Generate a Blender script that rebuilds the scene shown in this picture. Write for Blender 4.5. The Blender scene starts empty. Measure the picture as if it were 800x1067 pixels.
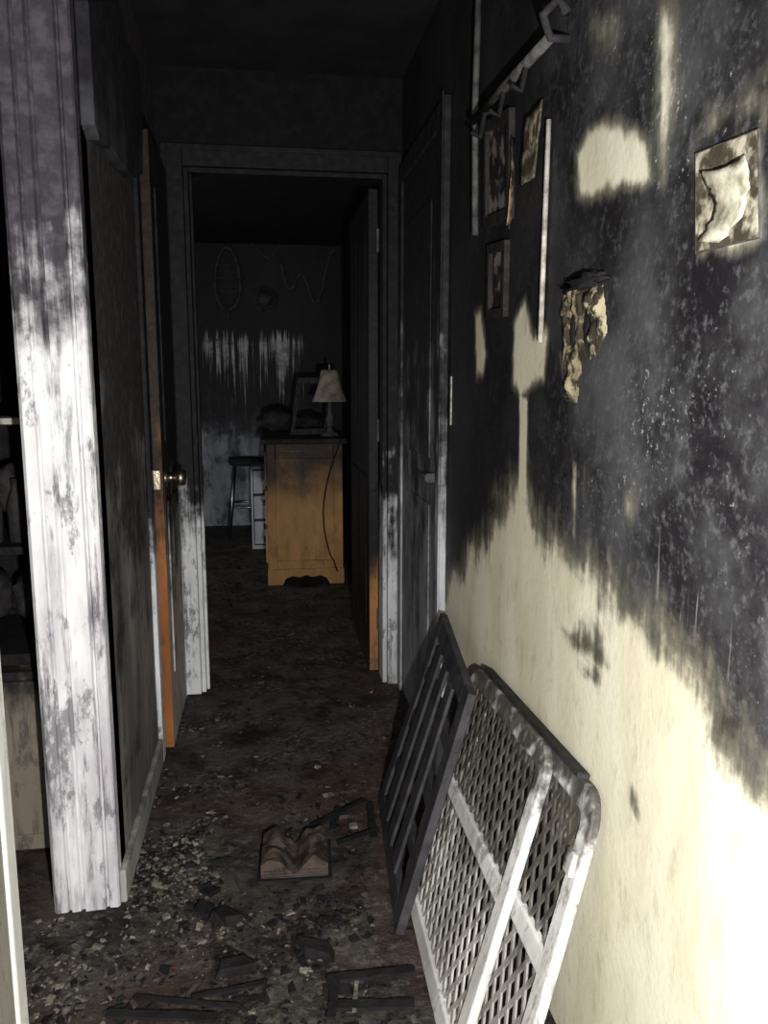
import bpy, bmesh, math, random
import numpy as np
from mathutils import Vector, noise, Matrix
random.seed(4)
rng=np.random.RandomState(3)
sc=bpy.context.scene
try:
    sc.view_settings.view_transform='Standard'
    sc.view_settings.look='None'
except Exception as e: print(e)
COL=sc.collection
# ------------------------------------------------------------------ camera
H=1.25; F=850.0; YAW=math.radians(8.3); PIT=math.radians(9.2)
fw=Vector((math.sin(YAW)*math.cos(PIT),math.cos(YAW)*math.cos(PIT),-math.sin(PIT)))
rt=Vector((math.cos(YAW),-math.sin(YAW),0)); up=rt.cross(fw)
C=Vector((0,0,H))
cd=bpy.data.cameras.new('camera'); cam=bpy.data.objects.new('camera',cd); COL.objects.link(cam)
cd.sensor_fit='VERTICAL'; cd.sensor_height=36; cd.lens=36*F/1067; cd.clip_start=0.01
M=Matrix((rt,up,-fw)).transposed().to_4x4(); M.translation=C; cam.matrix_world=M
sc.camera=cam
# survey helpers: measured photo positions -> coordinates on the real planes
def ray(px,py): return fw+rt*((px-400)/F)+up*((533.5-py)/F)
def onx(px,py,X):
    r=ray(px,py); t=X/r.x; return C+r*t
def ony(px,py,Y):
    r=ray(px,py); t=Y/r.y; return C+r*t
def onz(px,py,Z=0):
    r=ray(px,py); t=(Z-H)/r.z; return C+r*t
XR=0.54; XL=-0.37; YD=3.22; ZC=2.36; YB=7.1
def RW(px,py):
    p=onx(px,py,XR); return (p.y,p.z)
# ------------------------------------------------------------------ materials
class NT:
    def __init__(s,name,spec=.12):
        s.m=bpy.data.materials.new(name); s.m.use_nodes=True; s.t=s.m.node_tree
        s.b=s.t.nodes['Principled BSDF']; s.b.inputs['Roughness'].default_value=.8
        s.b.inputs['Specular IOR Level'].default_value=spec
        s.tc=s.t.nodes.new('ShaderNodeTexCoord')
    def n(s,ty,**k):
        x=s.t.nodes.new(ty)
        for a,v in k.items(): setattr(x,a,v)
        return x
    def l(s,a,b): s.t.links.new(a,b)
    def inp(s,sock,v):
        if isinstance(v,bpy.types.NodeSocket): s.l(v,sock)
        else: sock.default_value=v
    def math(s,op,a,b=0.0,clamp=False):
        x=s.n('ShaderNodeMath',operation=op); x.use_clamp=clamp
        s.inp(x.inputs[0],a); s.inp(x.inputs[1],b); return x.outputs[0]
    def noise(s,scale,detail=5,stretch=(1,1,1),rough=.6,off=0):
        mp=s.n('ShaderNodeMapping'); s.l(s.tc.outputs['Object'],mp.inputs['Vector'])
        mp.inputs['Scale'].default_value=stretch; mp.inputs['Location'].default_value=(off,off*.7,off*.3)
        x=s.n('ShaderNodeTexNoise'); s.l(mp.outputs[0],x.inputs['Vector'])
        x.inputs['Scale'].default_value=scale; x.inputs['Detail'].default_value=detail; x.inputs['Roughness'].default_value=rough
        return x.outputs['Fac']
    def ss(s,v,a,b,o0=0.0,o1=1.0):
        x=s.n('ShaderNodeMapRange',interpolation_type='SMOOTHSTEP')
        s.inp(x.inputs['Value'],v); s.inp(x.inputs['From Min'],a); s.inp(x.inputs['From Max'],b)
        x.inputs['To Min'].default_value=o0; x.inputs['To Max'].default_value=o1
        return x.outputs['Result']
    def mix(s,f,a,b):
        x=s.n('ShaderNodeMix',data_type='RGBA'); s.inp(x.inputs['Factor'],f)
        for i,v in ((6,a),(7,b)):
            if isinstance(v,tuple): x.inputs[i].default_value=(*v[:3],1)
            else: s.l(v,x.inputs[i])
        return x.outputs[2]
    def attr(s,name):
        x=s.n('ShaderNodeAttribute'); x.attribute_name=name; return x.outputs['Fac']
    def z(s):
        x=s.n('ShaderNodeSeparateXYZ'); s.l(s.tc.outputs['Object'],x.inputs[0]); return x.outputs[2]
    def bump(s,h,strength=.4,dist=.01):
        x=s.n('ShaderNodeBump'); x.inputs['Strength'].default_value=strength; x.inputs['Distance'].default_value=dist
        s.l(h,x.inputs['Height']); s.l(x.outputs[0],s.b.inputs['Normal'])
    def col(s,c): s.inp(s.b.inputs['Base Color'],c if isinstance(c,bpy.types.NodeSocket) else (*c,1))
    def rough(s,v): s.inp(s.b.inputs['Roughness'],v)

def burnt(name,base,soot,z0,z1,scale=9,amp=1.2,streak=.9,rough=.75,edge=.18,base2=None,bump=.3,ss=14,smear=0):
    s=NT(name); g=s.math('DIVIDE',s.math('SUBTRACT',z1,s.z()),(z1-z0))
    g=s.math('MINIMUM',s.math('MAXIMUM',g,-.3),1.35)
    n=s.noise(scale,6); st=s.noise(ss,5,(1,1,.09),.65,3)
    v=s.math('ADD',g,s.math('MULTIPLY',s.math('SUBTRACT',n,.5),amp))
    v=s.math('ADD',v,s.math('MULTIPLY',s.math('SUBTRACT',st,.5),streak))
    f=s.ss(v,.5-edge,.5+edge)
    bc=s.mix(s.ss(s.noise(6,4,(1,1,.3),.6,7),.35,.65),base,base2 or tuple(c*.72 for c in base))
    if smear:
        dk=tuple(c*2.2+.01 for c in soot)
        sm=s.math('MULTIPLY',s.ss(s.noise(34,6,(1,1,.10),.75,13),.5,.64),s.ss(s.noise(5,5,(1,1,.6),.7,21),.38,.62))
        bc=s.mix(s.math('MULTIPLY',sm,smear),bc,dk)
        sm2=s.math('MULTIPLY',s.ss(s.noise(13,8,(1,1,.45),.75,31),.54,.62),smear*.8)
        bc=s.mix(sm2,bc,dk)
    sc_=s.mix(s.ss(s.noise(30,4),.4,.7),soot,tuple(c*1.9 for c in soot))
    s.col(s.mix(f,sc_,bc)); s.rough(rough); s.bump(s.noise(60,5),bump,.005)
    return s.m
def plain(name,c,rough=.7,var=.6,scale=25,metal=0,bump=.3):
    s=NT(name,.25); s.col(s.mix(s.ss(s.noise(scale,5),.35,.68),c,tuple(x*var for x in c))); s.rough(rough)
    s.b.inputs['Metallic'].default_value=metal; s.bump(s.noise(scale*3,4),bump,.004); return s.m
def wallmat(name,cream,cream2,soot,grey,white=(.42,.42,.41),back=False):
    s=NT(name,.22)
    cl=s.attr('clean'); n=s.noise(7,10,rough=.68); st=s.noise(26,7,(1,1,.12),.65,5)
    v=s.math('ADD',cl,s.math('MULTIPLY',s.math('SUBTRACT',n,.5),1.0))
    v=s.math('ADD',v,s.math('MULTIPLY',s.math('SUBTRACT',st,.5),.55))
    f=s.ss(v,.22,.80)
    gr=s.math('MULTIPLY',s.attr('grey'),s.ss(s.noise(4,9,rough=.68,off=2),.36,.66))
    base=s.mix(gr,soot,grey)
    base=s.mix(s.math('MULTIPLY',s.ss(s.noise(60,5,rough=.7,off=4),.50,.68),s.math('MULTIPLY',s.attr('grey'),.6)),base,tuple(c*1.6 for c in grey))
    fine=s.noise(95,4,rough=.7,off=9); big=s.noise(4,8,off=6,rough=.7)
    thr=s.math('SUBTRACT',.84,s.math('MULTIPLY',s.attr('speck'),s.ss(big,.30,.62,.16,.32)))
    sp=s.ss(s.math('SUBTRACT',fine,thr),-.05,.10)
    base=s.mix(sp,base,white)
    if back:
        dn=s.noise(9,3,(1,1,.03),.6,11); dn2=s.noise(40,3,(1,1,.025),.6,17)
        dd=s.math('ADD',s.math('MULTIPLY',dn,.3),s.math('MULTIPLY',dn2,.7))
        d=s.ss(s.math('SUBTRACT',dd,s.math('SUBTRACT',.69,s.math('MULTIPLY',s.attr('drip'),.27))),-.01,.08)
        d=s.math('MULTIPLY',d,s.ss(s.noise(9,7,rough=.75,off=33),.34,.62,.15,.75))
    else:
        dr=s.noise(34,4,(1,1,.05),.65,11)
        d=s.ss(s.math('SUBTRACT',dr,s.math('SUBTRACT',.94,s.math('MULTIPLY',s.attr('drip'),.5))),0,.08)
        d=s.math('MULTIPLY',d,.5)
    base=s.mix(d,base,white)
    cc=s.mix(s.ss(s.noise(5,6,(1,1,.35),.65,off=8),.38,.62),cream,cream2)
    cc=s.mix(s.math('MULTIPLY',s.ss(s.noise(22,8,(1,1,.4),.75,off=41),.52,.66),.36),cc,tuple(c*.5 for c in cream2))
    mid=s.ss(f,.40,1.0)
    cc=s.mix(mid,tuple(c*.42 for c in cream2),cc)
    s.col(s.mix(f,base,cc)); s.rough(s.ss(f,0,1,.6,.75)); s.bump(s.noise(70,5),.3,.003)
    return s.m
SOOT=(.011,.010,.012)
m_wallR=wallmat('scorched_cream_plaster',(.80,.76,.60),(.68,.63,.46),(.010,.009,.011),(.085,.085,.088))
m_wallB=wallmat('far_wall_plaster',(.42,.43,.45),(.25,.26,.29),(.009,.009,.010),(.026,.026,.028),(.66,.66,.68),True)
m_wallDark=burnt('sooty_hall_plaster',(.24,.225,.21),(.035,.032,.032),-.3,1.8,6,1.7,1.2,smear=.7,base2=(.12,.113,.108))
m_wallDoor=burnt('charred_header_plaster',(.04,.04,.04),(.004,.004,.0045),-1,.4,6,.8,.6)
m_room=burnt('sooty_room_plaster',(.12,.12,.13),SOOT,-.2,.9,5,.9,.8)
m_ceil=plain('charred_ceiling',(.011,.010,.011),.9,.4,7,bump=.8)
m_colW=burnt('column_scorched_paint',(.78,.77,.78),(.042,.038,.045),1.0,1.72,8,1.6,1.4,.6,.28,(.42,.40,.43),smear=.9,ss=20)
m_trimW=burnt('frame_scorched_paint',(.70,.71,.72),(.008,.0075,.009),.30,1.15,10,1.2,1.5,.6,.25,smear=.85,ss=22)
m_trimR=burnt('right_frame_scorched_paint',(.55,.56,.58),(.014,.013,.015),.2,1.6,9,1.2,1.3,.6,.3,(.28,.28,.3),smear=.6,ss=22)
m_door3=burnt('side_door_paint',(.34,.345,.365),(.014,.013,.015),.0,1.55,8,1.4,1.3,.6,.35,(.17,.173,.19),smear=.5)
m_doorwood=burnt('door_edge_wood',(.36,.135,.045),(.016,.011,.008),.4,1.3,14,1.0,1.0,.5,.35,(.22,.08,.026),smear=.6)
m_doordk=burnt('door_face_char',(.07,.04,.03),(.008,.0075,.0075),-.3,.6,9,.8,.8,.6)
m_farW=burnt('far_door_wood',(.36,.17,.065),(.008,.007,.007),.25,.62,12,.6,.8,.5,.3,smear=.6)
m_dress=burnt('honey_oak_scorched',(.48,.27,.11),(.024,.016,.012),.34,.86,6,1.1,.5,.45,.45,(.33,.18,.068),smear=.4)
m_char=plain('char_black',(.012,.011,.012),.8,.4,30,bump=.9)
m_char2=plain('char_grey',(.030,.028,.028),.8,.4,30,bump=.6)
m_frame=plain('frame_charred_wood',(.022,.020,.019),.75,.4,30,bump=.8)
m_gateD=plain('charred_gate_wood',(.046,.044,.050),.6,.5,18,bump=.5)
m_gateW=burnt('gate_white_plastic',(.78,.78,.76),(.06,.055,.05),.32,.64,16,1.9,.7,.5,.25,(.5,.49,.46),smear=.85)
m_gateM=burnt('gate_mesh_plastic',(.50,.48,.455),(.055,.05,.045),.06,.46,14,1.3,.4,.5,.35,(.28,.265,.25),smear=.85)
m_brass=plain('knob_brass',(.4,.34,.25),.35,.5,30,1.0)
m_chrome=plain('chrome_leg',(.55,.56,.6),.3,.6,30,1.0)
m_paper=burnt('scorched_paper',(.50,.47,.36),(.05,.04,.028),-9,9,26,2.8,1.0,.8,.25,(.33,.28,.18))
m_torn=burnt('torn_pale_paper',(.62,.60,.49),(.2,.18,.13),-9,9,30,1.8,1.0,.8,.4,(.45,.42,.31))
m_shade=plain('lamp_shade_fabric',(.32,.28,.215),.8,.5,20)
m_white=burnt('drawer_white_plastic',(.6,.64,.7),(.06,.06,.07),.35,.75,8,.8,.6)
m_stick=plain('pale_stick',(.46,.44,.38),.6,.4,40)
m_soil=plain('soot_stained_edge',(.09,.086,.082),.7,.35,30)
m_faint=plain('sooty_cord',(.06,.06,.062),.8,.4,30)
m_tan=plain('ash_tan',(.20,.175,.145),.9,.35,40,bump=.8)
m_grey=plain('ash_grey',(.062,.057,.053),.9,.4,40,bump=.8)
m_beige=burnt('cabinet_beige',(.26,.225,.175),(.015,.014,.014),.26,.60,8,1.0,.9,smear=.7)
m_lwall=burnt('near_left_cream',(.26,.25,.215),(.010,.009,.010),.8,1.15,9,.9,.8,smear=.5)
m_ledge=burnt('near_left_white_edge',(.72,.71,.68),(.012,.011,.012),.9,1.25,12,.9,.8,smear=.3)
m_melt=burnt('melted_plastic',(.46,.41,.27),(.025,.021,.016),-9,9,40,3.6,2.0,.6,.2,(.20,.165,.10))
# floor
s=NT('debris_covered_floor')
a=s.noise(7,8,rough=.7); b=s.noise(40,8,rough=.75,off=3); c=s.noise(2.2,4,off=5); e=s.noise(3.5,7,off=15,rough=.7)
x=s.mix(s.ss(a,.36,.62),(.020,.018,.017),(.115,.10,.088))
x=s.mix(s.ss(c,.48,.66,0,.55),x,(.105,.050,.038))
x=s.mix(s.math('MULTIPLY',s.ss(b,.48,.64),s.ss(e,.42,.62)),x,(.23,.21,.185))
s.col(x); s.rough(s.ss(a,.4,.6,.5,.9)); s.bump(s.math('ADD',a,b),1.0,.03); m_floor=s.m
# ------------------------------------------------------------------ mesh helpers
def obj(name,verts,faces,mat,parent=None,smooth=False,mats=None,idx=None,bevel=0):
    me=bpy.data.meshes.new(name); me.from_pydata([tuple(v) for v in verts],[],faces); me.update()
    for m in (mats or [mat]): me.materials.append(m)
    if idx is not None: me.polygons.foreach_set('material_index',idx)
    bm=bmesh.new(); bm.from_mesh(me); bmesh.ops.recalc_face_normals(bm,faces=bm.faces); bm.to_mesh(me); bm.free()
    if smooth: me.polygons.foreach_set('use_smooth',[True]*len(me.polygons))
    o=bpy.data.objects.new(name,me); COL.objects.link(o)
    if parent: o.parent=parent
    if bevel:
        md=o.modifiers.new('bevel','BEVEL'); md.width=bevel; md.segments=2; md.limit_method='ANGLE'
    return o
def empty(name):
    o=bpy.data.objects.new(name,None); COL.objects.link(o); return o
def boxvf(x0,x1,y0,y1,z0,z1):
    v=[(x,y,z) for x in (x0,x1) for y in (y0,y1) for z in (z0,z1)]
    return v,[(0,1,3,2),(4,6,7,5),(0,4,5,1),(2,3,7,6),(0,2,6,4),(1,5,7,3)]
def boxes(name,bl,mat,parent=None,bevel=0):
    V=[];Fc=[]
    for b in bl:
        v,f=boxvf(*b); k=len(V); V+=v; Fc+=[tuple(i+k for i in q) for q in f]
    return obj(name,V,Fc,mat,parent,bevel=bevel)
def prism(P,D):
    n=len(P); P=[Vector(p) for p in P]; D=Vector(D)
    V=P+[p+D for p in P]
    return V,[tuple(range(n)),tuple(range(2*n-1,n-1,-1))]+[(i,(i+1)%n,(i+1)%n+n,i+n) for i in range(n)]
class Acc:
    def __init__(s): s.V=[];s.F=[];s.I=[]
    def add(s,vf,i=0):
        k=len(s.V); s.V+=list(vf[0]); s.F+=[tuple(j+k for j in q) for q in vf[1]]; s.I+=[i]*len(vf[1])
    def make(s,name,mats,parent=None,**k):
        return obj(name,s.V,s.F,None,parent,mats=mats if isinstance(mats,list) else [mats],idx=s.I,**k)
def lathe(prof,c,seg=24,axis='z'):
    V=[];Fc=[]
    for r,z in prof:
        for i in range(seg):
            a=2*math.pi*i/seg
            p=(r*math.cos(a),r*math.sin(a),z)
            if axis=='x': p=(z,r*math.cos(a),r*math.sin(a))
            if axis=='y': p=(r*math.cos(a),z,r*math.sin(a))
            V.append((c[0]+p[0],c[1]+p[1],c[2]+p[2]))
    for k in range(len(prof)-1):
        for i in range(seg):
            j=(i+1)%seg; Fc.append((k*seg+i,k*seg+j,(k+1)*seg+j,(k+1)*seg+i))
    return V,Fc
def tube(name,pts,r,mat,parent=None,cyc=False,seg=10):
    P=[Vector(p) for p in pts]; n=len(P); V=[];Fc=[]; nv=None
    for i,p in enumerate(P):
        a=P[(i-1)%n] if (cyc or i>0) else p; b=P[(i+1)%n] if (cyc or i<n-1) else p
        t=(b-a).normalized()
        if nv is None: nv=t.orthogonal().normalized()
        nv=(nv-t*nv.dot(t)).normalized(); bn=t.cross(nv)
        for k in range(seg):
            an=2*math.pi*k/seg; V.append(p+nv*r*math.cos(an)+bn*r*math.sin(an))
    for i in range(n if cyc else n-1):
        for k in range(seg):
            k2=(k+1)%seg; j=(i+1)%n; Fc.append((i*seg+k,i*seg+k2,j*seg+k2,j*seg+k))
    if not cyc: Fc+=[tuple(range(seg)),tuple(range(n*seg-1,(n-1)*seg-1,-1))]
    return obj(name,V,Fc,mat,parent,smooth=True)
# signed distance (positive inside) to polygon, vectorised
def sdf(poly,U,W):
    P=np.array(poly,float); n=len(P); d=np.full(U.shape,1e9); ins=np.zeros(U.shape,bool)
    for i in range(n):
        ax,ay=P[i]; bx,by=P[(i+1)%n]; ex,ey=bx-ax,by-ay
        t=np.clip(((U-ax)*ex+(W-ay)*ey)/(ex*ex+ey*ey+1e-12),0,1)
        d=np.minimum(d,np.hypot(U-ax-t*ex,W-ay-t*ey))
        c=((ay>W)!=(by>W))&(U<(bx-ax)*(W-ay)/((by-ay) if by!=ay else 1e-12)+ax); ins^=c
    return np.where(ins,d,-d)
def gridwall(name,mat,fn,u0,u1,w0,w1,step,attrs,off):
    nu=int((u1-u0)/step)+1; nw=int((w1-w0)/step)+1
    us=np.linspace(u0,u1,nu); ws=np.linspace(w0,w1,nw); U,W=np.meshgrid(us,ws)
    U=U.ravel();W=W.ravel()
    V=[fn(a,b) for a,b in zip(U,W)]
    Fc=[(j*nu+i,j*nu+i+1,(j+1)*nu+i+1,(j+1)*nu+i) for j in range(nw-1) for i in range(nu-1)]
    me=bpy.data.meshes.new(name); me.from_pydata(V,[],Fc); me.materials.append(mat)
    for k,vals in attrs(U,W).items():
        at=me.attributes.new(k,'FLOAT','POINT'); at.data.foreach_set('value',vals.astype(np.float32))
    o=bpy.data.objects.new(name,me); COL.objects.link(o)
    md=o.modifiers.new('thick','SOLIDIFY'); md.thickness=.1; md.offset=off
    return o
# ------------------------------------------------------------------ right wall
def rattr(U,W):
    def cp(polys,out):
        for poly,w in polys:
            out=np.maximum(out,np.clip(.5+.5*sdf(poly,U,W)/w,0,1))
        return out
    px=lambda L:[RW(*p) for p in L]
    z=np.zeros_like(U)
    main=px([(462,640),(470,600),(488,582),(506,556),(526,512),(545,496),(562,545),(600,588),(640,612),(690,662),(730,722),(800,812)])+[(-1.1,.70),(-1.1,-.4),(3.4,-.4),(3.4,.2),(2.4,.45)]
    clean=cp([(main,.12)],z)
    clean=clean-.9*cp([([(1.50,-.2),(1.32,.36),(1.45,.44),(1.9,.46),(2.3,.40),(2.4,-.2)],.07)],z)  # shade behind the gates, painted into the wall with the soot colour
    clean=cp([(px([(600,160),(618,132),(640,124),(662,135),(674,150),(677,190),(600,212)]),.03),
        (px([(728,165),(792,140),(794,245),(728,262)]),.03)],clean)
    clean=np.maximum(clean,.95*cp([
        (px([(535,335),(548,308),(556,350),(570,345),(567,395),(542,415),(533,400)]),.03),
        (px([(541,412),(550,412),(548,520),(540,520)]),.014),
        (px([(494,325),(501,320),(507,370),(503,395),(496,390)]),.03),
        (px([(584,370),(600,370),(602,420),(590,415)]),.02)],z))
    clean=np.maximum(clean,.60*cp([
        (px([(596,478),(601,478),(600,560),(596,560)]),.012),
        (px([(608,478),(611,478),(610,520),(607,520)]),.01),
        (px([(628,590),(634,560),(640,600)]),.02),
        (px([(650,515),(665,510),(662,545),(650,540)]),.03),
        (px([(735,105),(800,66),(800,125),(722,155)]),.05),
        (px([(684,0),(710,0),(706,120),(692,190),(680,120)]),.04),
        (px([(618,20),(650,5),(648,45),(622,60)]),.05)],z)*1.12)
    sm=cp([(px([(586,655),(612,648),(640,690),(634,704),(594,680)]),.03),(px([(600,690),(622,694),(634,716),(606,712)]),.02),
           (px([(655,820),(662,815),(665,850),(657,855)]),.02)],z)
    clean=clean-sm*.58*(clean>0)
    grey=cp([(px([(600,0),(800,0),(800,160),(690,230),(600,120)]),.25),(px([(640,250),(800,200),(810,790),(690,640),(600,570),(600,420)]),.25)],z)*1.0+.16
    speck=cp([(px([(672,0),(735,0),(725,190),(675,215)]),.14),(px([(700,120),(800,50),(800,150),(730,170)]),.12),
              (px([(610,0),(655,0),(650,60),(615,60)]),.1)],z)*1.3
    speck=np.maximum(speck,.95*cp([(px([(640,300),(800,250),(820,800),(700,660),(600,560),(620,430)]),.3)],z))
    speck=np.maximum(speck,.4)
    drip=cp([(px([(600,520),(660,500),(810,560),(810,860),(640,660)]),.12)],z)
    return dict(clean=clean,grey=grey,speck=speck,drip=drip*.7)
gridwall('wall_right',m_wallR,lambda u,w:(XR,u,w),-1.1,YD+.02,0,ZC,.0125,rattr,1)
# ------------------------------------------------------------------ far room
def battr(U,W):
    q=lambda L:[(lambda p:(p.x,p.z))(ony(a,b,YB)) for a,b in L]
    def cp(poly,w): return np.clip(.5+.5*sdf(poly,U,W)/w,0,1)
    zt=ony(260,342,YB).z; zb=ony(260,480,YB).z; x0=ony(202,380,YB).x; x1=ony(330,380,YB).x
    side=np.clip((U-x0)/.08,0,1)*np.clip((x1-U)/.2,0,1)
    drip=np.clip((W-zb)/(zt-zb),0,1)*side*np.clip((zt+.08-W)/.20,0,1)
    clean=.66*cp(q([(150,428),(350,428),(350,600),(150,600)]),.30)
    return dict(clean=clean,grey=.4+.6*cp(q([(205,200),(350,215),(350,235),(205,225)]),.1),speck=side*.3,drip=drip)
gridwall('wall_back',m_wallB,lambda u,w:(u,YB,w),-1.8,1.5,0,ZC,.02,battr,-1)
boxes('wall_far_room_left',[(-1.9,-1.8,YD+.1,YB,0,ZC)],m_room)
boxes('wall_far_room_right',[(1.5,1.6,YD+.1,YB,0,ZC)],m_room)
JL,JR=-.275,.482
OH=2.02
boxes('wall_doorway',[(-1.9,JL,YD,YD+.11,0,ZC),(JR,1.6,YD,YD+.11,0,ZC),(JL,JR,YD,YD+.11,OH,ZC)],m_wallDoor)
boxes('ceiling',[(-2.3,1.7,-1.2,YB+.1,ZC,ZC+.1)],m_ceil)
gx=np.linspace(-2.3,1.7,134); gy=np.linspace(-1.2,YB+.1,277)
V=[];Fc=[]
for y in gy:
    for x in gx:
        h=noise.fractal(Vector((x*5,y*5,0)),1,2,4)*.006-.004
        V.append((x,y,min(h,.003)))
n=len(gx)
Fc=[(j*n+i,j*n+i+1,(j+1)*n+i+1,(j+1)*n+i) for j in range(len(gy)-1) for i in range(n-1)]
obj('floor',V,Fc,m_floor,smooth=True)
# ------------------------------------------------------------------ left walls
boxes('wall_left',[(XL-.1,XL,1.90,2.66,0,ZC),(XL-.1,XL,2.66,YD,2.03,ZC)],m_wallDark)
boxes('wall_left_entry',[(-.56,-.447,-1.1,1.36,0,ZC)],m_lwall)
boxes('trim_entry_edge',[(-.565,-.440,1.325,1.372,0,ZC)],m_ledge,bevel=.004)
boxes('wall_left_room_back',[(-2.2,XL-.1,3.02,3.12,0,ZC)],m_room)
boxes('wall_left_room_side',[(-2.3,-2.2,-1.1,3.1,0,ZC)],m_room)
prof=[(-.37,1.96),(-.37,1.862),(-.374,1.856),(-.392,1.856),(-.395,1.862),(-.399,1.862),(-.402,1.852),(-.447,1.850),(-.450,1.860),(-.456,1.860),(-.460,1.852),(-.478,1.850),(-.481,1.860),(-.486,1.860),(-.489,1.852),(-.512,1.850),(-.520,1.858),(-.520,1.96)]
obj('trim_column_casing',*prism([(x,y,0) for x,y in prof],(0,0,ZC)),m_colW)
P=[onx(px,py,XL+.03) for px,py in [(92,0),(99,130),(104,146),(118,155),(128,172),(140,186),(149,182),(149,95),(143,60),(132,42),(124,0)]]
P=[(p.x,min(max(p.y,1.87),2.9),min(p.z,ZC-.01)) for p in P]
m_brk=burnt('bracket_char',(.05,.05,.055),(.014,.013,.015),1.2,2.3,8,1.2,.8)
obj('trim_scalloped_bracket',*prism(P,(-.03,0,0)),m_brk,bevel=.004)
m_base=burnt('baseboard_paint',(.36,.35,.33),(.05,.045,.04),.02,.16,12,.9,.6,smear=.7)
boxes('baseboard_left',[(XL,XL+.015,1.87,2.66,0,.085)],m_base,bevel=.004)
boxes('trim_left_door_casing',[(XL,XL+.016,2.61,2.67,0,2.08),(XL,XL+.016,2.67,3.18,2.02,2.08)],m_trimW,bevel=.004)
# ------------------------------------------------------------------ doorway frame
boxes('trim_doorway_casing',[(JL-.068,JL,YD-.02,YD,0,OH+.07),(JR,XR-.004,YD-.02,YD,0,OH+.07),(JL,JR,YD-.02,YD,OH,OH+.07),
   (JL,JL+.018,YD,YD+.11,0,OH),(JR-.018,JR,YD,YD+.11,0,OH),(JL+.018,JR-.018,YD,YD+.11,OH-.018,OH),
   (JL+.018,JL+.03,YD+.03,YD+.06,0,OH-.018),(JL-.075,JL-.055,YD-.028,YD-.02,0,OH+.075),(JL-.055,XR-.01,YD-.028,YD-.02,OH+.055,OH+.075)],m_trimW,bevel=.003)
d1=empty('door_1')
lx0,lx1,ly0,ly1=XL+.004,XL+.04,2.70,3.17
boxes('leaf_edge',[(lx0,lx1,ly0,ly0+.006,.012,2.0)],m_doorwood,d1)
A=Acc()
A.add(boxvf(lx0,lx1,ly0+.006,ly1,.012,2.0))
for z0,z1 in ((.25,.85),(1.05,1.85)):
    A.add(boxvf(lx1,lx1+.006,ly0+.08,ly1-.08,z0,z1))
A.make('leaf',[burnt('door_leaf_paint',(.55,.50,.45),(.014,.013,.014),.2,1.1,10,1.2,1.4,.6,.25,smear=.8,ss=22)],d1,bevel=.003)
for sx,x in ((1,lx1),(-1,lx0)):
    A=Acc(); A.add(lathe([(.001,0),(.03,0),(.03,.006*sx),(.012,.01*sx),(.011,.03*sx),(.026,.04*sx),(.03,.052*sx),(.024,.066*sx),(.001,.07*sx)],(x,2.765,.93),20,'x'))
    A.make('knob',m_brass,d1,smooth=True)
boxes('latch_plate',[(lx0+.008,lx1-.008,ly0-.002,ly0,.90,.96)],m_brass,d1)
d2=empty('door_2')
A=Acc()
A.add(boxvf(.425,.460,3.345,4.05,.015,1.99))
for z0,z1 in ((.2,.85),(1.0,1.85)):
    for y0,y1 in ((3.43,3.66),(3.74,3.97)): A.add(boxvf(.419,.425,y0,y1,z0,z1))
A.make('leaf',m_doordk,d2,bevel=.004)
boxes('hinge_edge',[(.425,.461,3.335,3.345,.015,1.99)],m_farW,d2)
boxes('hinges',[(.455,.466,3.322,3.336,z,z+.09) for z in (.2,1.0,1.75)],m_soil,d2)
d3=empty('door_3')
A=Acc(); A.add(boxvf(XR-.012,XR-.001,2.47,3.12,.01,1.97))
for z0,z1 in ((.2,.85),(1.0,1.8)): A.add(boxvf(XR-.018,XR-.012,2.58,3.02,z0,z1))
A.make('leaf',m_door3,d3,bevel=.003)
boxes('latch_handle',[(XR-.04,XR-.012,2.50,2.52,.93,.96),(XR-.045,XR-.035,2.50,2.60,.935,.955)],m_soil,d3,bevel=.003)
boxes('trim_side_door_casing',[(XR-.02,XR,2.39,2.47,0,2.04),(XR-.026,XR-.02,2.39,2.405,0,2.05),(XR-.02,XR,3.12,3.19,0,2.04),(XR-.02,XR,2.47,3.12,1.97,2.04)],m_trimR,bevel=.003)
boxes('strike_plate',[(XR-.004,XR-.0005,2.335,2.345,1.12,1.26)],m_stick,d3)
# ------------------------------------------------------------------ dresser
dr=empty('dresser'); X0,X1,Y0,Y1,ZT=0.0,.47,4.94,5.95,.90
A=Acc()
A.add(boxvf(X0+.01,X1-.01,Y0+.012,Y1,.09,ZT-.03))
A.add(boxvf(X0+.005,X0+.06,Y0,Y0+.014,.09,ZT-.03)); A.add(boxvf(X1-.06,X1-.005,Y0,Y0+.014,.09,ZT-.03))
A.add(boxvf(X0+.06,X1-.06,Y0,Y0+.014,.78,ZT-.03)); A.add(boxvf(X0+.06,X1-.06,Y0,Y0+.014,.09,.15))
pl=[(X0,0),(X0+.09,0),(X0+.11,.04),(X0+.15,.055),(X0+.2,.045),(X0+.235,.06),(X0+.27,.045),(X0+.32,.055),(X0+.36,.04),(X0+.38,0),(X1,0),(X1,.1),(X0,.1)]
A.add(prism([(x,Y0-.012,z) for x,z in pl],(0,.02,0)))
A.add(boxvf(X0,X0+.02,Y0+.01,Y1,0,.1)); A.add(boxvf(X1-.02,X1,Y0+.01,Y1,0,.1))
for i in range(3):
    for j in range(2):
        A.add(boxvf(X0-.008,X0+.01,Y0+.05+j*.47,Y0+.48+j*.47,.13+i*.24,.34+i*.24))
A.make('carcass',m_dress,dr,bevel=.004)
boxes('top',[(X0-.025,X1+.02,Y0-.03,Y1+.02,ZT-.03,ZT)],m_char2,dr,bevel=.006)
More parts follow.
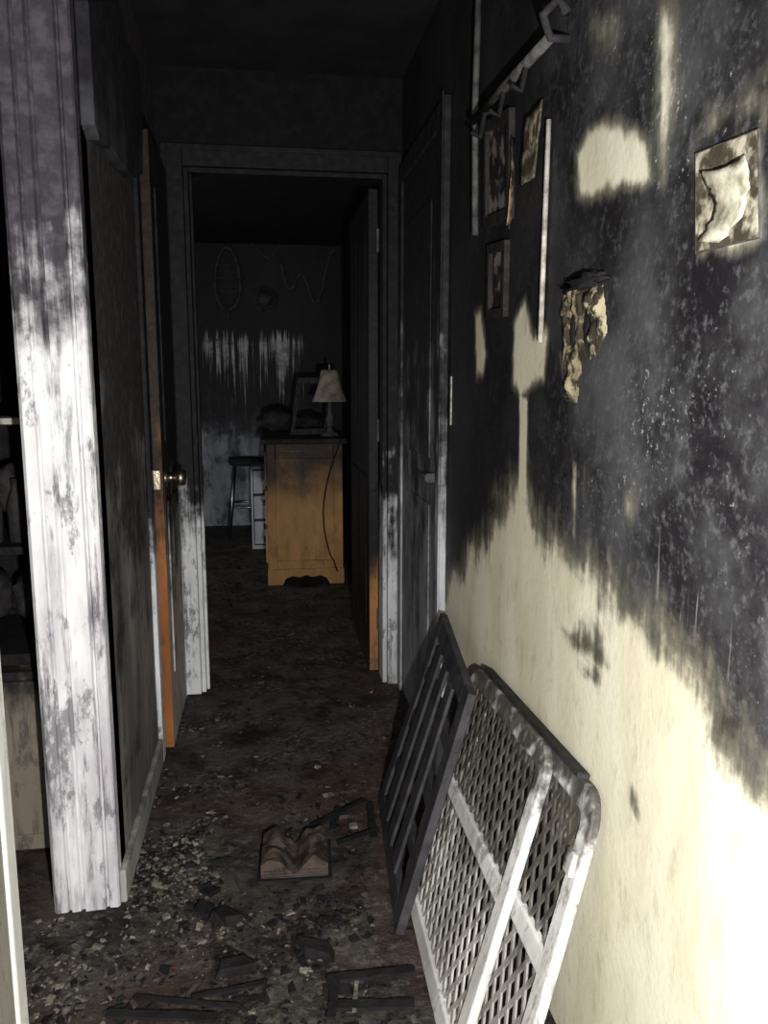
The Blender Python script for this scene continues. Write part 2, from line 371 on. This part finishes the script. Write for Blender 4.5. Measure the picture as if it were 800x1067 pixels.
boxes('charred_pulls',[(X0-.02,X0-.008,Y0+.2+j*.47,Y0+.32+j*.47,.23+i*.24,.25+i*.24) for i in range(3) for j in range(2)],m_char2,dr)
tube('label_pull',[(X0+.09,Y0-.006,.83),(X0+.15,Y0-.008,.825),(X0+.24,Y0-.006,.828)],.004,m_tan,dr)
lp=empty('table_lamp'); c=(.41,5.18,ZT)
A=Acc(); A.add(lathe([(.001,0),(.06,0),(.06,.012),(.03,.025),(.014,.05),(.02,.08),(.024,.11),(.013,.15),(.008,.19),(.007,.3),(.001,.3)],c,20))
A.make('base',m_soil,lp,smooth=True)
A=Acc(); A.add(lathe([(.112,.215),(.098,.245),(.078,.30),(.062,.36),(.053,.41),(.05,.41),(.059,.36),(.075,.30),(.095,.245),(.108,.217)],c,26))
A.add(lathe([(.001,.41),(.004,.41),(.006,.43),(.008,.44),(.001,.45)],c,10))
A.make('shade',m_shade,lp,smooth=True)
fr=empty('charred_picture_frame')
A=Acc(); O=Vector((.16,5.22,ZT+.004)); Uu=Vector((.24,.10,0)); Vv=Vector((.06,.10,.36))
def fq(a,b,c_,d): return prism([O+Uu*p[0]+Vv*p[1] for p in (a,b,c_,d)],(0,.012,0))
A.add(fq((0,0),(1,0),(.9,.1),(.1,.1))); A.add(fq((0,0),(.1,.1),(.1,.9),(0,1))); A.add(fq((0,1),(.1,.9),(.9,.9),(1,1))); A.add(fq((1,0),(1,1),(.9,.9),(.9,.1)))
A.make('frame',m_faint,fr)
def lump(c,r,seed,sub=3,amp=.35,fr=2.2):
    bm=bmesh.new(); bmesh.ops.create_icosphere(bm,subdivisions=sub,radius=1)
    V=[]
    for v in bm.verts:
        k=1+amp*noise.noise(v.co*fr+Vector((seed,0,0)))
        V.append((c[0]+v.co.x*r[0]*k,c[1]+v.co.y*r[1]*k,max(c[2]+v.co.z*r[2]*k,c[2]-r[2]*.8)))
    Fc=[tuple(x.index for x in f.verts) for f in bm.faces]; bm.free(); return V,Fc
A=Acc(); A.add(lump((.10,5.65,ZT+.072),(.12,.14,.085),3)); A.add(lump((.30,5.7,ZT+.055),(.13,.13,.065),8))
A.make('charred_clothes_pile',m_char2,smooth=True)
pts=[]
for i in range(24):
    t=i/23; pts.append((.455-.13*math.sin(t*2.6)*(1 if t<.9 else .9)+.03*t,Y0-.045-.01*math.sin(t*9),.905-.82*t))
tube('power_cord',pts,.004,m_char)
st=empty('metal_stool')
cx,cy=-.15,6.66
A=Acc(); A.add(lathe([(.001,.575),(.13,.575),(.145,.59),(.145,.615),(.13,.63),(.001,.635)],(cx,cy,0),24)); A.make('seat',m_char2,st,smooth=True)
for k,(dx,dy) in enumerate(((-1,-1),(1,-1),(1,1),(-1,1))):
    tube('leg_%d'%(k+1),[(cx+dx*.09,cy+dy*.09,.58),(cx+dx*.15,cy+dy*.15,.0)],.012,m_chrome,st)
tube('foot_ring',[(cx+.17*math.cos(a*.524),cy+.17*math.sin(a*.524),.25) for a in range(12)],.008,m_chrome,st,True)
wd=empty('plastic_storage_drawers')
boxes('shell',[(-.11,.22,6.05,6.4,.0,.03),(-.11,-.095,6.05,6.4,.03,.60),(.205,.22,6.05,6.4,.03,.60),(-.11,.22,6.05,6.4,.60,.62)],m_white,wd,bevel=.004)
boxes('drawers',[(-.09,.20,6.04,6.39,.04+i*.19,.21+i*.19) for i in range(3)],m_white,wd,bevel=.006)
# far wall hangings
sn=empty('snowshoe_wall_hanging'); cc=ony(237,290,YB-.03)
def ov(rx,rz,n=28,dz=0): return [(cc.x+rx*math.cos(2*math.pi*i/n)*(1-.2*math.sin(2*math.pi*i/n)),YB-.03,cc.z+dz+rz*math.sin(2*math.pi*i/n)) for i in range(n)]
tube('rim',ov(.1,.25),.016,m_faint,sn,True)
for i in range(-4,5):
    z=i*.05; w=.1*math.sqrt(max(0,1-(z/.25)**2))
    tube('lacing_%d'%(i+5),[(cc.x-w,YB-.03,cc.z+z),(cc.x+w,YB-.03,cc.z+z+.02)],.004,m_faint,sn)
tube('tail',[(cc.x,YB-.03,cc.z-.25),(cc.x,YB-.03,cc.z-.34)],.01,m_faint,sn)
hc=ony(276,312,YB-.02)
A=Acc(); A.add(lathe([(.11,-.012),(.108,-.018),(.06,-.03),(.058,-.09),(.045,-.115),(.001,-.12)],(hc.x,YB-.0,hc.z),22,'y')); A.make('hanging_straw_hat',m_faint,smooth=True)
tube('hanging_garland',[ony(292+t/30*58,270+16*math.sin(t*.4)+34*math.sin(t*.105),YB-.02) for t in range(31)],.014,m_faint)
tube('wall_wire',[ony(a,b,YB-.02) for a,b in ((262,252),(270,262),(280,270),(288,262),(292,252))],.010,m_faint)
# ------------------------------------------------------------------ gates
class Quad:
    def __init__(s,BF,BN,TF,TN):
        s.p=[Vector(q) for q in (BF,BN,TF,TN)]; s.N=(s.p[1]-s.p[0]).cross(s.p[2]-s.p[0]).normalized()
        if s.N.x<0: s.N=-s.N
    def at(s,u,v): a,b,c,d=s.p; return (a*(1-u)+b*u)*(1-v)+(c*(1-u)+d*u)*v
    def pr(s,poly,n0,n1): return prism([s.at(*q)+s.N*n0 for q in poly],s.N*(n1-n0))
    def bar(s,u0,u1,v0,v1,n0,n1): return s.pr([(u0,v0),(u1,v0),(u1,v1),(u0,v1)],n0,n1)
    def ring(s,out,inn,n0,n1):
        n=len(out); V=[s.at(*q)+s.N*n0 for q in out]+[s.at(*q)+s.N*n0 for q in inn]+[s.at(*q)+s.N*n1 for q in out]+[s.at(*q)+s.N*n1 for q in inn]
        Fc=[]
        for i in range(n):
            j=(i+1)%n
            Fc+=[(i,j,n+j,n+i),(2*n+i,3*n+i,3*n+j,2*n+j),(i,2*n+i,2*n+j,j),(n+i,n+j,3*n+j,3*n+i)]
        return V,Fc
def rrect(u0,u1,v0,v1,ru,rv,k=6):
    P=[]
    for cu,cv,a0 in ((u1-ru,v1-rv,0),(u0+ru,v1-rv,90),(u0+ru,v0+rv,180),(u1-ru,v0+rv,270)):
        for i in range(k+1):
            a=math.radians(a0+90*i/k); P.append((cu+ru*math.cos(a),cv+rv*math.sin(a)))
    return P
G=empty('charred_wooden_gate')
Q=Quad((.312,2.27,.004),(.268,1.66,.004),(.492,2.24,.585),(.445,1.72,.545))
A=Acc()
A.add(Q.bar(0,.10,0,1,0,.022)); A.add(Q.bar(.89,1,0,1,0,.022)); A.add(Q.bar(.10,.89,.91,1,0,.022)); A.add(Q.bar(.10,.89,0,.08,0,.022))
A.add(Q.bar(.10,.89,.45,.54,.002,.02)); A.add(Q.bar(.10,.89,.23,.29,.002,.02)); A.add(Q.bar(.10,.89,.70,.76,.002,.02))
for i in range(3):
    u=.10+.79*(i+1)/4; A.add(Q.bar(u-.055,u+.055,.08,.91,-.006,.004))
A.make('gate_frame',m_gateD,G,bevel=.003)
G=empty('white_baby_gate')
Q=Quad((.318,1.87,.006),(.293,1.05,.006),(.497,1.87,.562),(.500,1.16,.592))
LU,LV=.78,.6
def lattice(A,u0,u1,v0,v1,n):
    sl=1.55; sp=.040; w=.0052
    W=(u1-u0)*LU; Hh=(v1-v0)*LV
    for sgn in (1,-1):
        k=-int(Hh/sl/sp)-2
        while k*sp<W+Hh/sl+sp:
            x0=k*sp
            f=lambda y:x0+sgn*y/sl
            ys=[0,Hh]
            for xb in (0,W):
                y=(xb-x0)*sl*sgn
                if 0<y<Hh: ys.append(y)
            ys=sorted(ys)
            for a,b in zip(ys[:-1],ys[1:]):
                m=f((a+b)/2)
                if 0<m<W and b-a>.006:
                    pa,pb=(f(a),a),(f(b),b)
                    q=[(pa[0]-w,pa[1]),(pa[0]+w,pa[1]),(pb[0]+w,pb[1]),(pb[0]-w,pb[1])]
                    A.add(Q.pr([(u0+x/LU,v0+y/LV) for x,y in q],n,n+.004))
            k+=1
for nm,(u0,u1),n0,lu in (('panel_wall_side',(.12,1.0),.020,.72),('panel_front',(.0,.76),.0,.05)):
    A=Acc(); A.add(Q.ring(rrect(u0,u1,0,1,.07,.10),rrect(u0+.055,u1-.055,.07,.93,.03,.04),n0,n0+.018))
    A.add(Q.bar(u0+.05,u1-.05,.50,.565,n0+.001,n0+.017))
    A.make(nm+'_frame',m_gateW,G,bevel=.004)
    A=Acc(); lattice(A,lu,u1-.05,.06,.50,n0+.007); lattice(A,lu,u1-.05,.565,.94,n0+.007)
    A.make(nm+'_mesh',m_gateM,G)
A=Acc(); A.add(Q.bar(.945,.985,.78,.84,.012,.022)); A.make('latch',m_gateW,G,bevel=.003)
A=Acc(); A.add(Q.bar(.07,.90,.998,1.015,.010,.034)); A.make('charred_top_rail',m_char2,G,bevel=.002)
# ------------------------------------------------------------------ things on right wall
XF=XR
rk=empty('coat_rack_rail')
tube('rail',[(XF-.035,1.47,1.835),(XF-.035,2.0,1.855)],.010,m_soil,rk)
tube('end_hook',[(XF-.001,1.47,1.835),(XF-.035,1.47,1.835),(XF-.05,1.465,1.87),(XF-.03,1.44,1.885),(XF-.02,1.43,1.86)],.008,m_char2,rk)
for i,y in enumerate((1.6,1.75,1.9)): tube('hook_%d'%(i+1),[(XF-.001,y,1.86),(XF-.035,y,1.84),(XF-.045,y,1.79),(XF-.065,y,1.80)],.006,m_char,rk)
tube('hanging_strap',[(XF-.02,2.03,2.13),(XF-.022,2.035,1.9),(XF-.018,2.03,1.6)],.008,m_soil,rk)
def pframe(name,poly,th,x,mat,inner):
    P=[Vector((0,*RW(*p))) for p in poly]; c=sum(P,Vector())/len(P); I=[c+(p-c)*th for p in P]; n=len(P)
    V=[];Fc=[]
    for xx in (XF-x,XF-.001):
        V+=[(xx,p.y,p.z) for p in P]+[(xx,p.y,p.z) for p in I]
    for i in range(n):
        j=(i+1)%n; Fc+=[(i,j,n+j,n+i),(i,2*n+i,2*n+j,j),(n+i,n+j,3*n+j,3*n+i)]
    e=empty(name); obj('frame',V,Fc,mat,e); obj('print',*prism([(XF-.004,p.y,p.z) for p in I],(.002,0,0)),inner,e)
    return e
m_print=burnt('burnt_print',(.28,.18,.10),(.015,.013,.013),-9,9,16,3.2,.5,.7,.15,(.16,.15,.16))
pf1=pframe('burnt_picture_frame',[(509,128),(537,112),(536,228),(509,238)],.80,.014,m_frame,m_print)
pframe('burnt_picture_frame',[(513,256),(532,250),(530,330),(512,332)],.76,.014,m_frame,m_print)
def paper(name,poly,lift,mat,k=8,parent=None,base=.006):
    A_,B_,C_,D_=[Vector((0,*RW(*p))) for p in poly]; V=[];Fc=[]
    for j in range(k+1):
        for i in range(k+1):
            u=i/k;v=j/k; p=(A_*(1-u)+B_*u)*(1-v)+(D_*(1-u)+C_*u)*v
            x=XF-base-lift*(u**2*.6+v**2*.4)-.004*noise.noise(Vector((u*4,v*4,lift*90)))
            V.append((x,p.y,p.z))
    Fc=[(j*(k+1)+i,j*(k+1)+i+1,(j+1)*(k+1)+i+1,(j+1)*(k+1)+i) for j in range(k) for i in range(k)]
    o=obj(name,V,Fc,mat,smooth=True,parent=parent); md=o.modifiers.new('t','SOLIDIFY'); md.thickness=.002; return o
paper('scorched_note_paper',[(550,122),(571,104),(564,185),(546,194)],.008,m_paper)
paper('curled_burnt_sheet',[(538,150),(543,142),(541,235),(537,240)],.02,m_print,parent=pf1)
pp=pframe('peeling_wall_print',[(727,160),(793,134),(795,248),(727,264)],.975,.004,m_soil,m_paper)
# torn pale curl of print backing: curved strip lifting from the print
L_=[(734,178),(744,200),(751,214),(746,230),(733,252)]; R_=[(762,180),(784,162),(787,196),(778,226),(758,252)]
V=[];Fc=[];nu_,nv_=8,16
def interp(L,t):
    k=min(int(t*(len(L)-1)),len(L)-2); f=t*(len(L)-1)-k
    return (L[k][0]*(1-f)+L[k+1][0]*f,L[k][1]*(1-f)+L[k+1][1]*f)
for j in range(nv_+1):
    for i in range(nu_+1):
        a=interp(L_,j/nv_); b=interp(R_,j/nv_); u=i/nu_
        jx=5*noise.noise(Vector((j*.9,i*.2,3)))
        y,z=RW(a[0]*(1-u)+b[0]*u+jx,a[1]*(1-u)+b[1]*u)
        V.append((XF-.006-.007*math.sin(u*math.pi)*(.5+.5*math.sin(j*.5)),y,z))
for j in range(nv_):
    for i in range(nu_): k=j*(nu_+1)+i; Fc.append((k,k+1,k+nu_+2,k+nu_+1))
o=obj('torn_curl',V,Fc,m_torn,pp,smooth=True); md=o.modifiers.new('t','SOLIDIFY'); md.thickness=.0015
a_=RW(576,125); b_=RW(567,357)
tube('hanging_dowel',[(XF-.008,*a_),(XF-.008,*b_)],.005,m_stick)
pol=[RW(*p) for p in [(586,305),(600,292),(628,298),(632,345),(622,368),(606,378),(601,418),(591,415),(587,370)]]
ys=np.linspace(min(p[0] for p in pol)-.01,max(p[0] for p in pol)+.01,50); zs=np.linspace(min(p[1] for p in pol)-.01,max(p[1] for p in pol)+.01,60)
U,W=np.meshgrid(ys,zs); S=sdf(pol,U,W); V=[]
for j in range(60):
    for i in range(50):
        q=Vector((U[j,i]*34,W[j,i]*20,1)); d=S[j,i]
        h=max(0,min(1,d/.02))*(.006+.016*abs(noise.noise(q))+.008*noise.noise(q*2.7))
        for cy_,cz_ in ((1.33,1.335),(1.39,1.335)):
            r_=((U[j,i]-cy_)/.016)**2+((W[j,i]-cz_)/.04)**2
            if r_<1: h*=.15
        V.append((XF-.0005-h if d>-.004 else XF+.01,U[j,i],W[j,i]))
Fc=[(j*50+i,j*50+i+1,(j+1)*50+i+1,(j+1)*50+i) for j in range(59) for i in range(49)]
sw=empty('melted_light_switch')
obj('plate',V,Fc,m_melt,sw,smooth=True)
c_=RW(610,294); A=Acc(); A.add(lump((XF-.004,c_[0],c_[1]),(.012,.085,.016),5,3,.9,3)); A.add(lump((XF-.002,1.33,1.335),(.006,.014,.036),7,2)); A.add(lump((XF-.002,1.39,1.335),(.006,.014,.036),9,2))
A.make('charred_box',m_char,sw,smooth=True)
# ------------------------------------------------------------------ left room cabinet
cb=empty('sooty_cabinet')
boxes('carcass',[(-1.3,-.53,2.14,2.62,.0,.50)],m_beige,cb,bevel=.004)
boxes('doors',[(-1.28,-.93,2.125,2.14,.05,.48),(-.91,-.55,2.125,2.14,.05,.48)],m_beige,cb,bevel=.006)
boxes('upper_shelves',[(-1.3,-.53,2.2,2.62,.50,.53),(-1.3,-.53,2.2,2.62,.8,.82),(-1.3,-.53,2.3,2.62,1.13,1.155),(-.55,-.53,2.2,2.62,.53,1.155),(-1.3,-1.28,2.2,2.62,.53,1.155),(-1.3,-.53,2.60,2.62,.53,1.155)],m_char,cb)
boxes('shelf_edge',[(-1.3,-.53,2.285,2.3,1.134,1.150)],m_stick,cb)
A=Acc()
for k,(x,z) in enumerate(((-.62,.86),(-.7,.9),(-.66,.60),(-.80,.88),(-.76,.6))): A.add(lump((x,2.36,z+.05),(.05,.06,.07),k*3))
for k in range(4): A.add(lathe([(.001,0),(.022,0),(.024,.1),(.01,.14),(.01,.17),(.001,.17)],(-.60-.06*k,2.27,.822),12))
A.make('shelf_clutter',m_char2,smooth=True)
# ------------------------------------------------------------------ rubble
def chip(c,sx,sy,sz,rz,tilt):
    v=[]
    for x in (-1,1):
        for y in (-1,1):
            for z in (-1,1):
                v.append(Vector((x*sx*random.uniform(.35,1),y*sy*random.uniform(.35,1),z*sz*random.uniform(.4,1))))
    R=Matrix.Rotation(rz,3,'Z')@Matrix.Rotation(tilt,3,'X')
    return [Vector(c)+R@q for q in v],[(0,1,3,2),(4,6,7,5),(0,4,5,1),(2,3,7,6),(0,2,6,4),(1,5,7,3)]
A=Acc()
bkc=(onz(272,918,0)+onz(342,914,0))/2+Vector((0,.08,0))
def scatter(n,fx,fy,sz,pm):
    for _ in range(n):
        x=fx();y=fy(); s_=sz*random.choice((.3,.35,.4,.5,.6,.8,1,1.5))*random.uniform(.6,1)
        if abs(x-bkc.x)<.12+s_ and abs(y-bkc.y)<.11+s_: continue
        if x>.25-s_ and y<2.34: continue
        if noise.noise(Vector((x*6,y*6,4)))<random.uniform(-.35,.15): continue
        i=random.choices((0,1,2),pm)[0]; h=s_*random.uniform(.15,.45)
        A.add(chip((x,y,h*.6),s_,s_*random.uniform(.3,.9),h,random.uniform(0,6.3),random.uniform(-.3,.3)),i)
U_=random.uniform
def cl(v,a,b): return max(a,min(b,v))
scatter(2600,lambda:U_(-.35,.5),lambda:U_(1.25,3.15),.007,(7,3,1.4))
scatter(600,lambda:cl(random.gauss(-.27,.09),-.34,.5),lambda:U_(1.3,2.9),.010,(4,4,3))
scatter(1500,lambda:cl(random.gauss(-.22,.1),-.35,.1),lambda:cl(random.gauss(1.95,.15),1.3,2.5),.009,(3,4,5))
scatter(700,lambda:cl(random.gauss(-.1,.22),-.42,.22),lambda:U_(1.3,1.8),.010,(7,4,1.5))
scatter(800,lambda:U_(-.56,-.38),lambda:U_(1.38,1.83),.009,(3,4,5))
scatter(500,lambda:cl(random.gauss(.1,.1),-.2,.22),lambda:cl(random.gauss(1.85,.3),1.3,2.5),.014,(9,3,.4))
scatter(90,lambda:cl(random.gauss(.05,.13),-.3,.13),lambda:cl(random.gauss(1.75,.3),1.5,2.0),.034,(9,2,.2))
scatter(600,lambda:U_(-.25,.40),lambda:U_(3.2,4.85),.009,(8,3,.6))
scatter(300,lambda:U_(-1.0,-.18),lambda:U_(4.5,5.95),.012,(8,3,.3))
A.make('burnt_rubble',[m_char,m_grey,m_tan])
A=Acc()
for (a,b,w,i) in [((112,1058),(225,1062),.010,0),((140,1040),(250,1050),.006,0),((325,862),(380,835),.010,0),((352,880),(395,866),.010,0),((347,866),(352,842),.008,0),
                  ((372,1015),(369,1055),.004,2),((340,1022),(432,1012),.010,0),((345,1050),(432,1048),.012,0),((200,1040),(275,1025),.006,0),((385,838),(390,875),.010,0),((240,905),(255,932),.005,1),((350,1018),(345,1062),.009,0)]:
    p=onz(a[0],a[1],.012);q=onz(b[0],b[1],.02); d=(q-p).normalized(); sd=Vector((-d.y,d.x,0))*w
    N_=8; prev=None
    P_=[]
    for k in range(N_+1): # ragged burnt edges
        t=k/N_; c0=p.lerp(q,t); P_.append(c0-sd*(1+.45*noise.noise(Vector((k*1.3,a[0],0)))))
    for k in range(N_,-1,-1):
        t=k/N_; c0=p.lerp(q,t); P_.append(c0+sd*(1+.45*noise.noise(Vector((k*1.3,a[0],9)))))
    A.add(prism(P_,(0,0,w*.7)),i)
A.make('charred_lath_pieces',[m_char,m_grey,m_tan])
bk=empty('burnt_open_book')
bl=onz(272,918,0); br=onz(342,914,0); wX=(br-bl).length; e1=(br-bl).normalized(); e2=Vector((-e1.y,e1.x,0))
n=18; m_=10; V=[];Fc=[]
for j in range(m_+1):
    for i in range(n+1):
        t=i/n; k=abs(2*t-1); z=.03+.026*math.sin(min(1,(1-k)+.15)*math.pi)-.018*(1-k)**6
        z+=.010*noise.noise(Vector((t*7,j*.5,1)))
        jj=j/m_*.15+(.008*noise.noise(Vector((t*6,5,j))) if j in (0,m_) else 0)
        V.append(bl+e1*(t*wX)+e2*jj+Vector((0,0,z)))
top=len(V)
for j in (0,m_):
    for i in range(n+1): V.append(bl+e1*(i/n*wX)+e2*(j/m_*.15)+Vector((0,0,.005)))
for j in range(m_):
    for i in range(n): k=j*(n+1)+i; Fc.append((k,k+1,k+n+2,k+n+1))
for i in range(n):
    Fc.append((i,top+i,top+i+1,i+1)); k=m_*(n+1)+i; b2=top+n+1+i; Fc.append((k,k+1,b2+1,b2))
Fc.append(tuple([j*(n+1) for j in range(m_+1)]+[top+n+1,top])); Fc.append(tuple([j*(n+1)+n for j in range(m_+1)]+[top+2*n+1,top+n]))
obj('page_block',V,Fc,plain('charred_pages',(.075,.055,.045),.85,.15,26,bump=1.0),bk)
obj('cover',*prism([bl-e1*.01-e2*.008,br+e1*.01-e2*.008,br+e1*.01+e2*.165,bl-e1*.01+e2*.165],(0,0,.004)),m_char,bk)
A=Acc()
for i in range(3): A.add(prism([bl+e1*.004-e2*.002+Vector((0,0,.008+i*.008)),br-e1*.004-e2*.002+Vector((0,0,.008+i*.008)),br-e1*.004-e2*.002+Vector((0,0,.0095+i*.008)),bl+e1*.004-e2*.002+Vector((0,0,.0095+i*.008))],e2*.004),0)
A.make('page_edges',m_grey,bk)
# ------------------------------------------------------------------ lights
def light(name,ty,loc,e,col=(1,1,1),size=.1,rot=None,sy=None):
    L=bpy.data.lights.new(name,ty); L.energy=e; L.color=col
    if ty=='AREA':
        L.size=size
        if sy: L.shape='RECTANGLE'; L.size_y=sy
    else: L.shadow_soft_size=size
    o=bpy.data.objects.new(name,L); COL.objects.link(o); o.location=loc
    if rot: o.rotation_euler=rot
    return o
light('phone_flash','POINT',(.10,-.02,1.10),175,(1,.985,.96),.012)
light('entry_fill','AREA',(.1,-1.0,1.0),22,(.97,.98,1),.9,(math.radians(90),0,0),1.6)  # added fill lamp behind the camera, lifts the hall floor and far end
light('far_room_fill','AREA',(-1.5,5.2,1.1),5,(.88,.93,1),1.0,(math.radians(90),0,math.radians(-90)),1.0)  # added fill lamp, no window modelled; brightens dresser and back wall
w=bpy.data.worlds.new('World'); sc.world=w; w.use_nodes=True
w.node_tree.nodes['Background'].inputs[0].default_value=(.75,.78,.82,1); w.node_tree.nodes['Background'].inputs[1].default_value=.05
print('done')
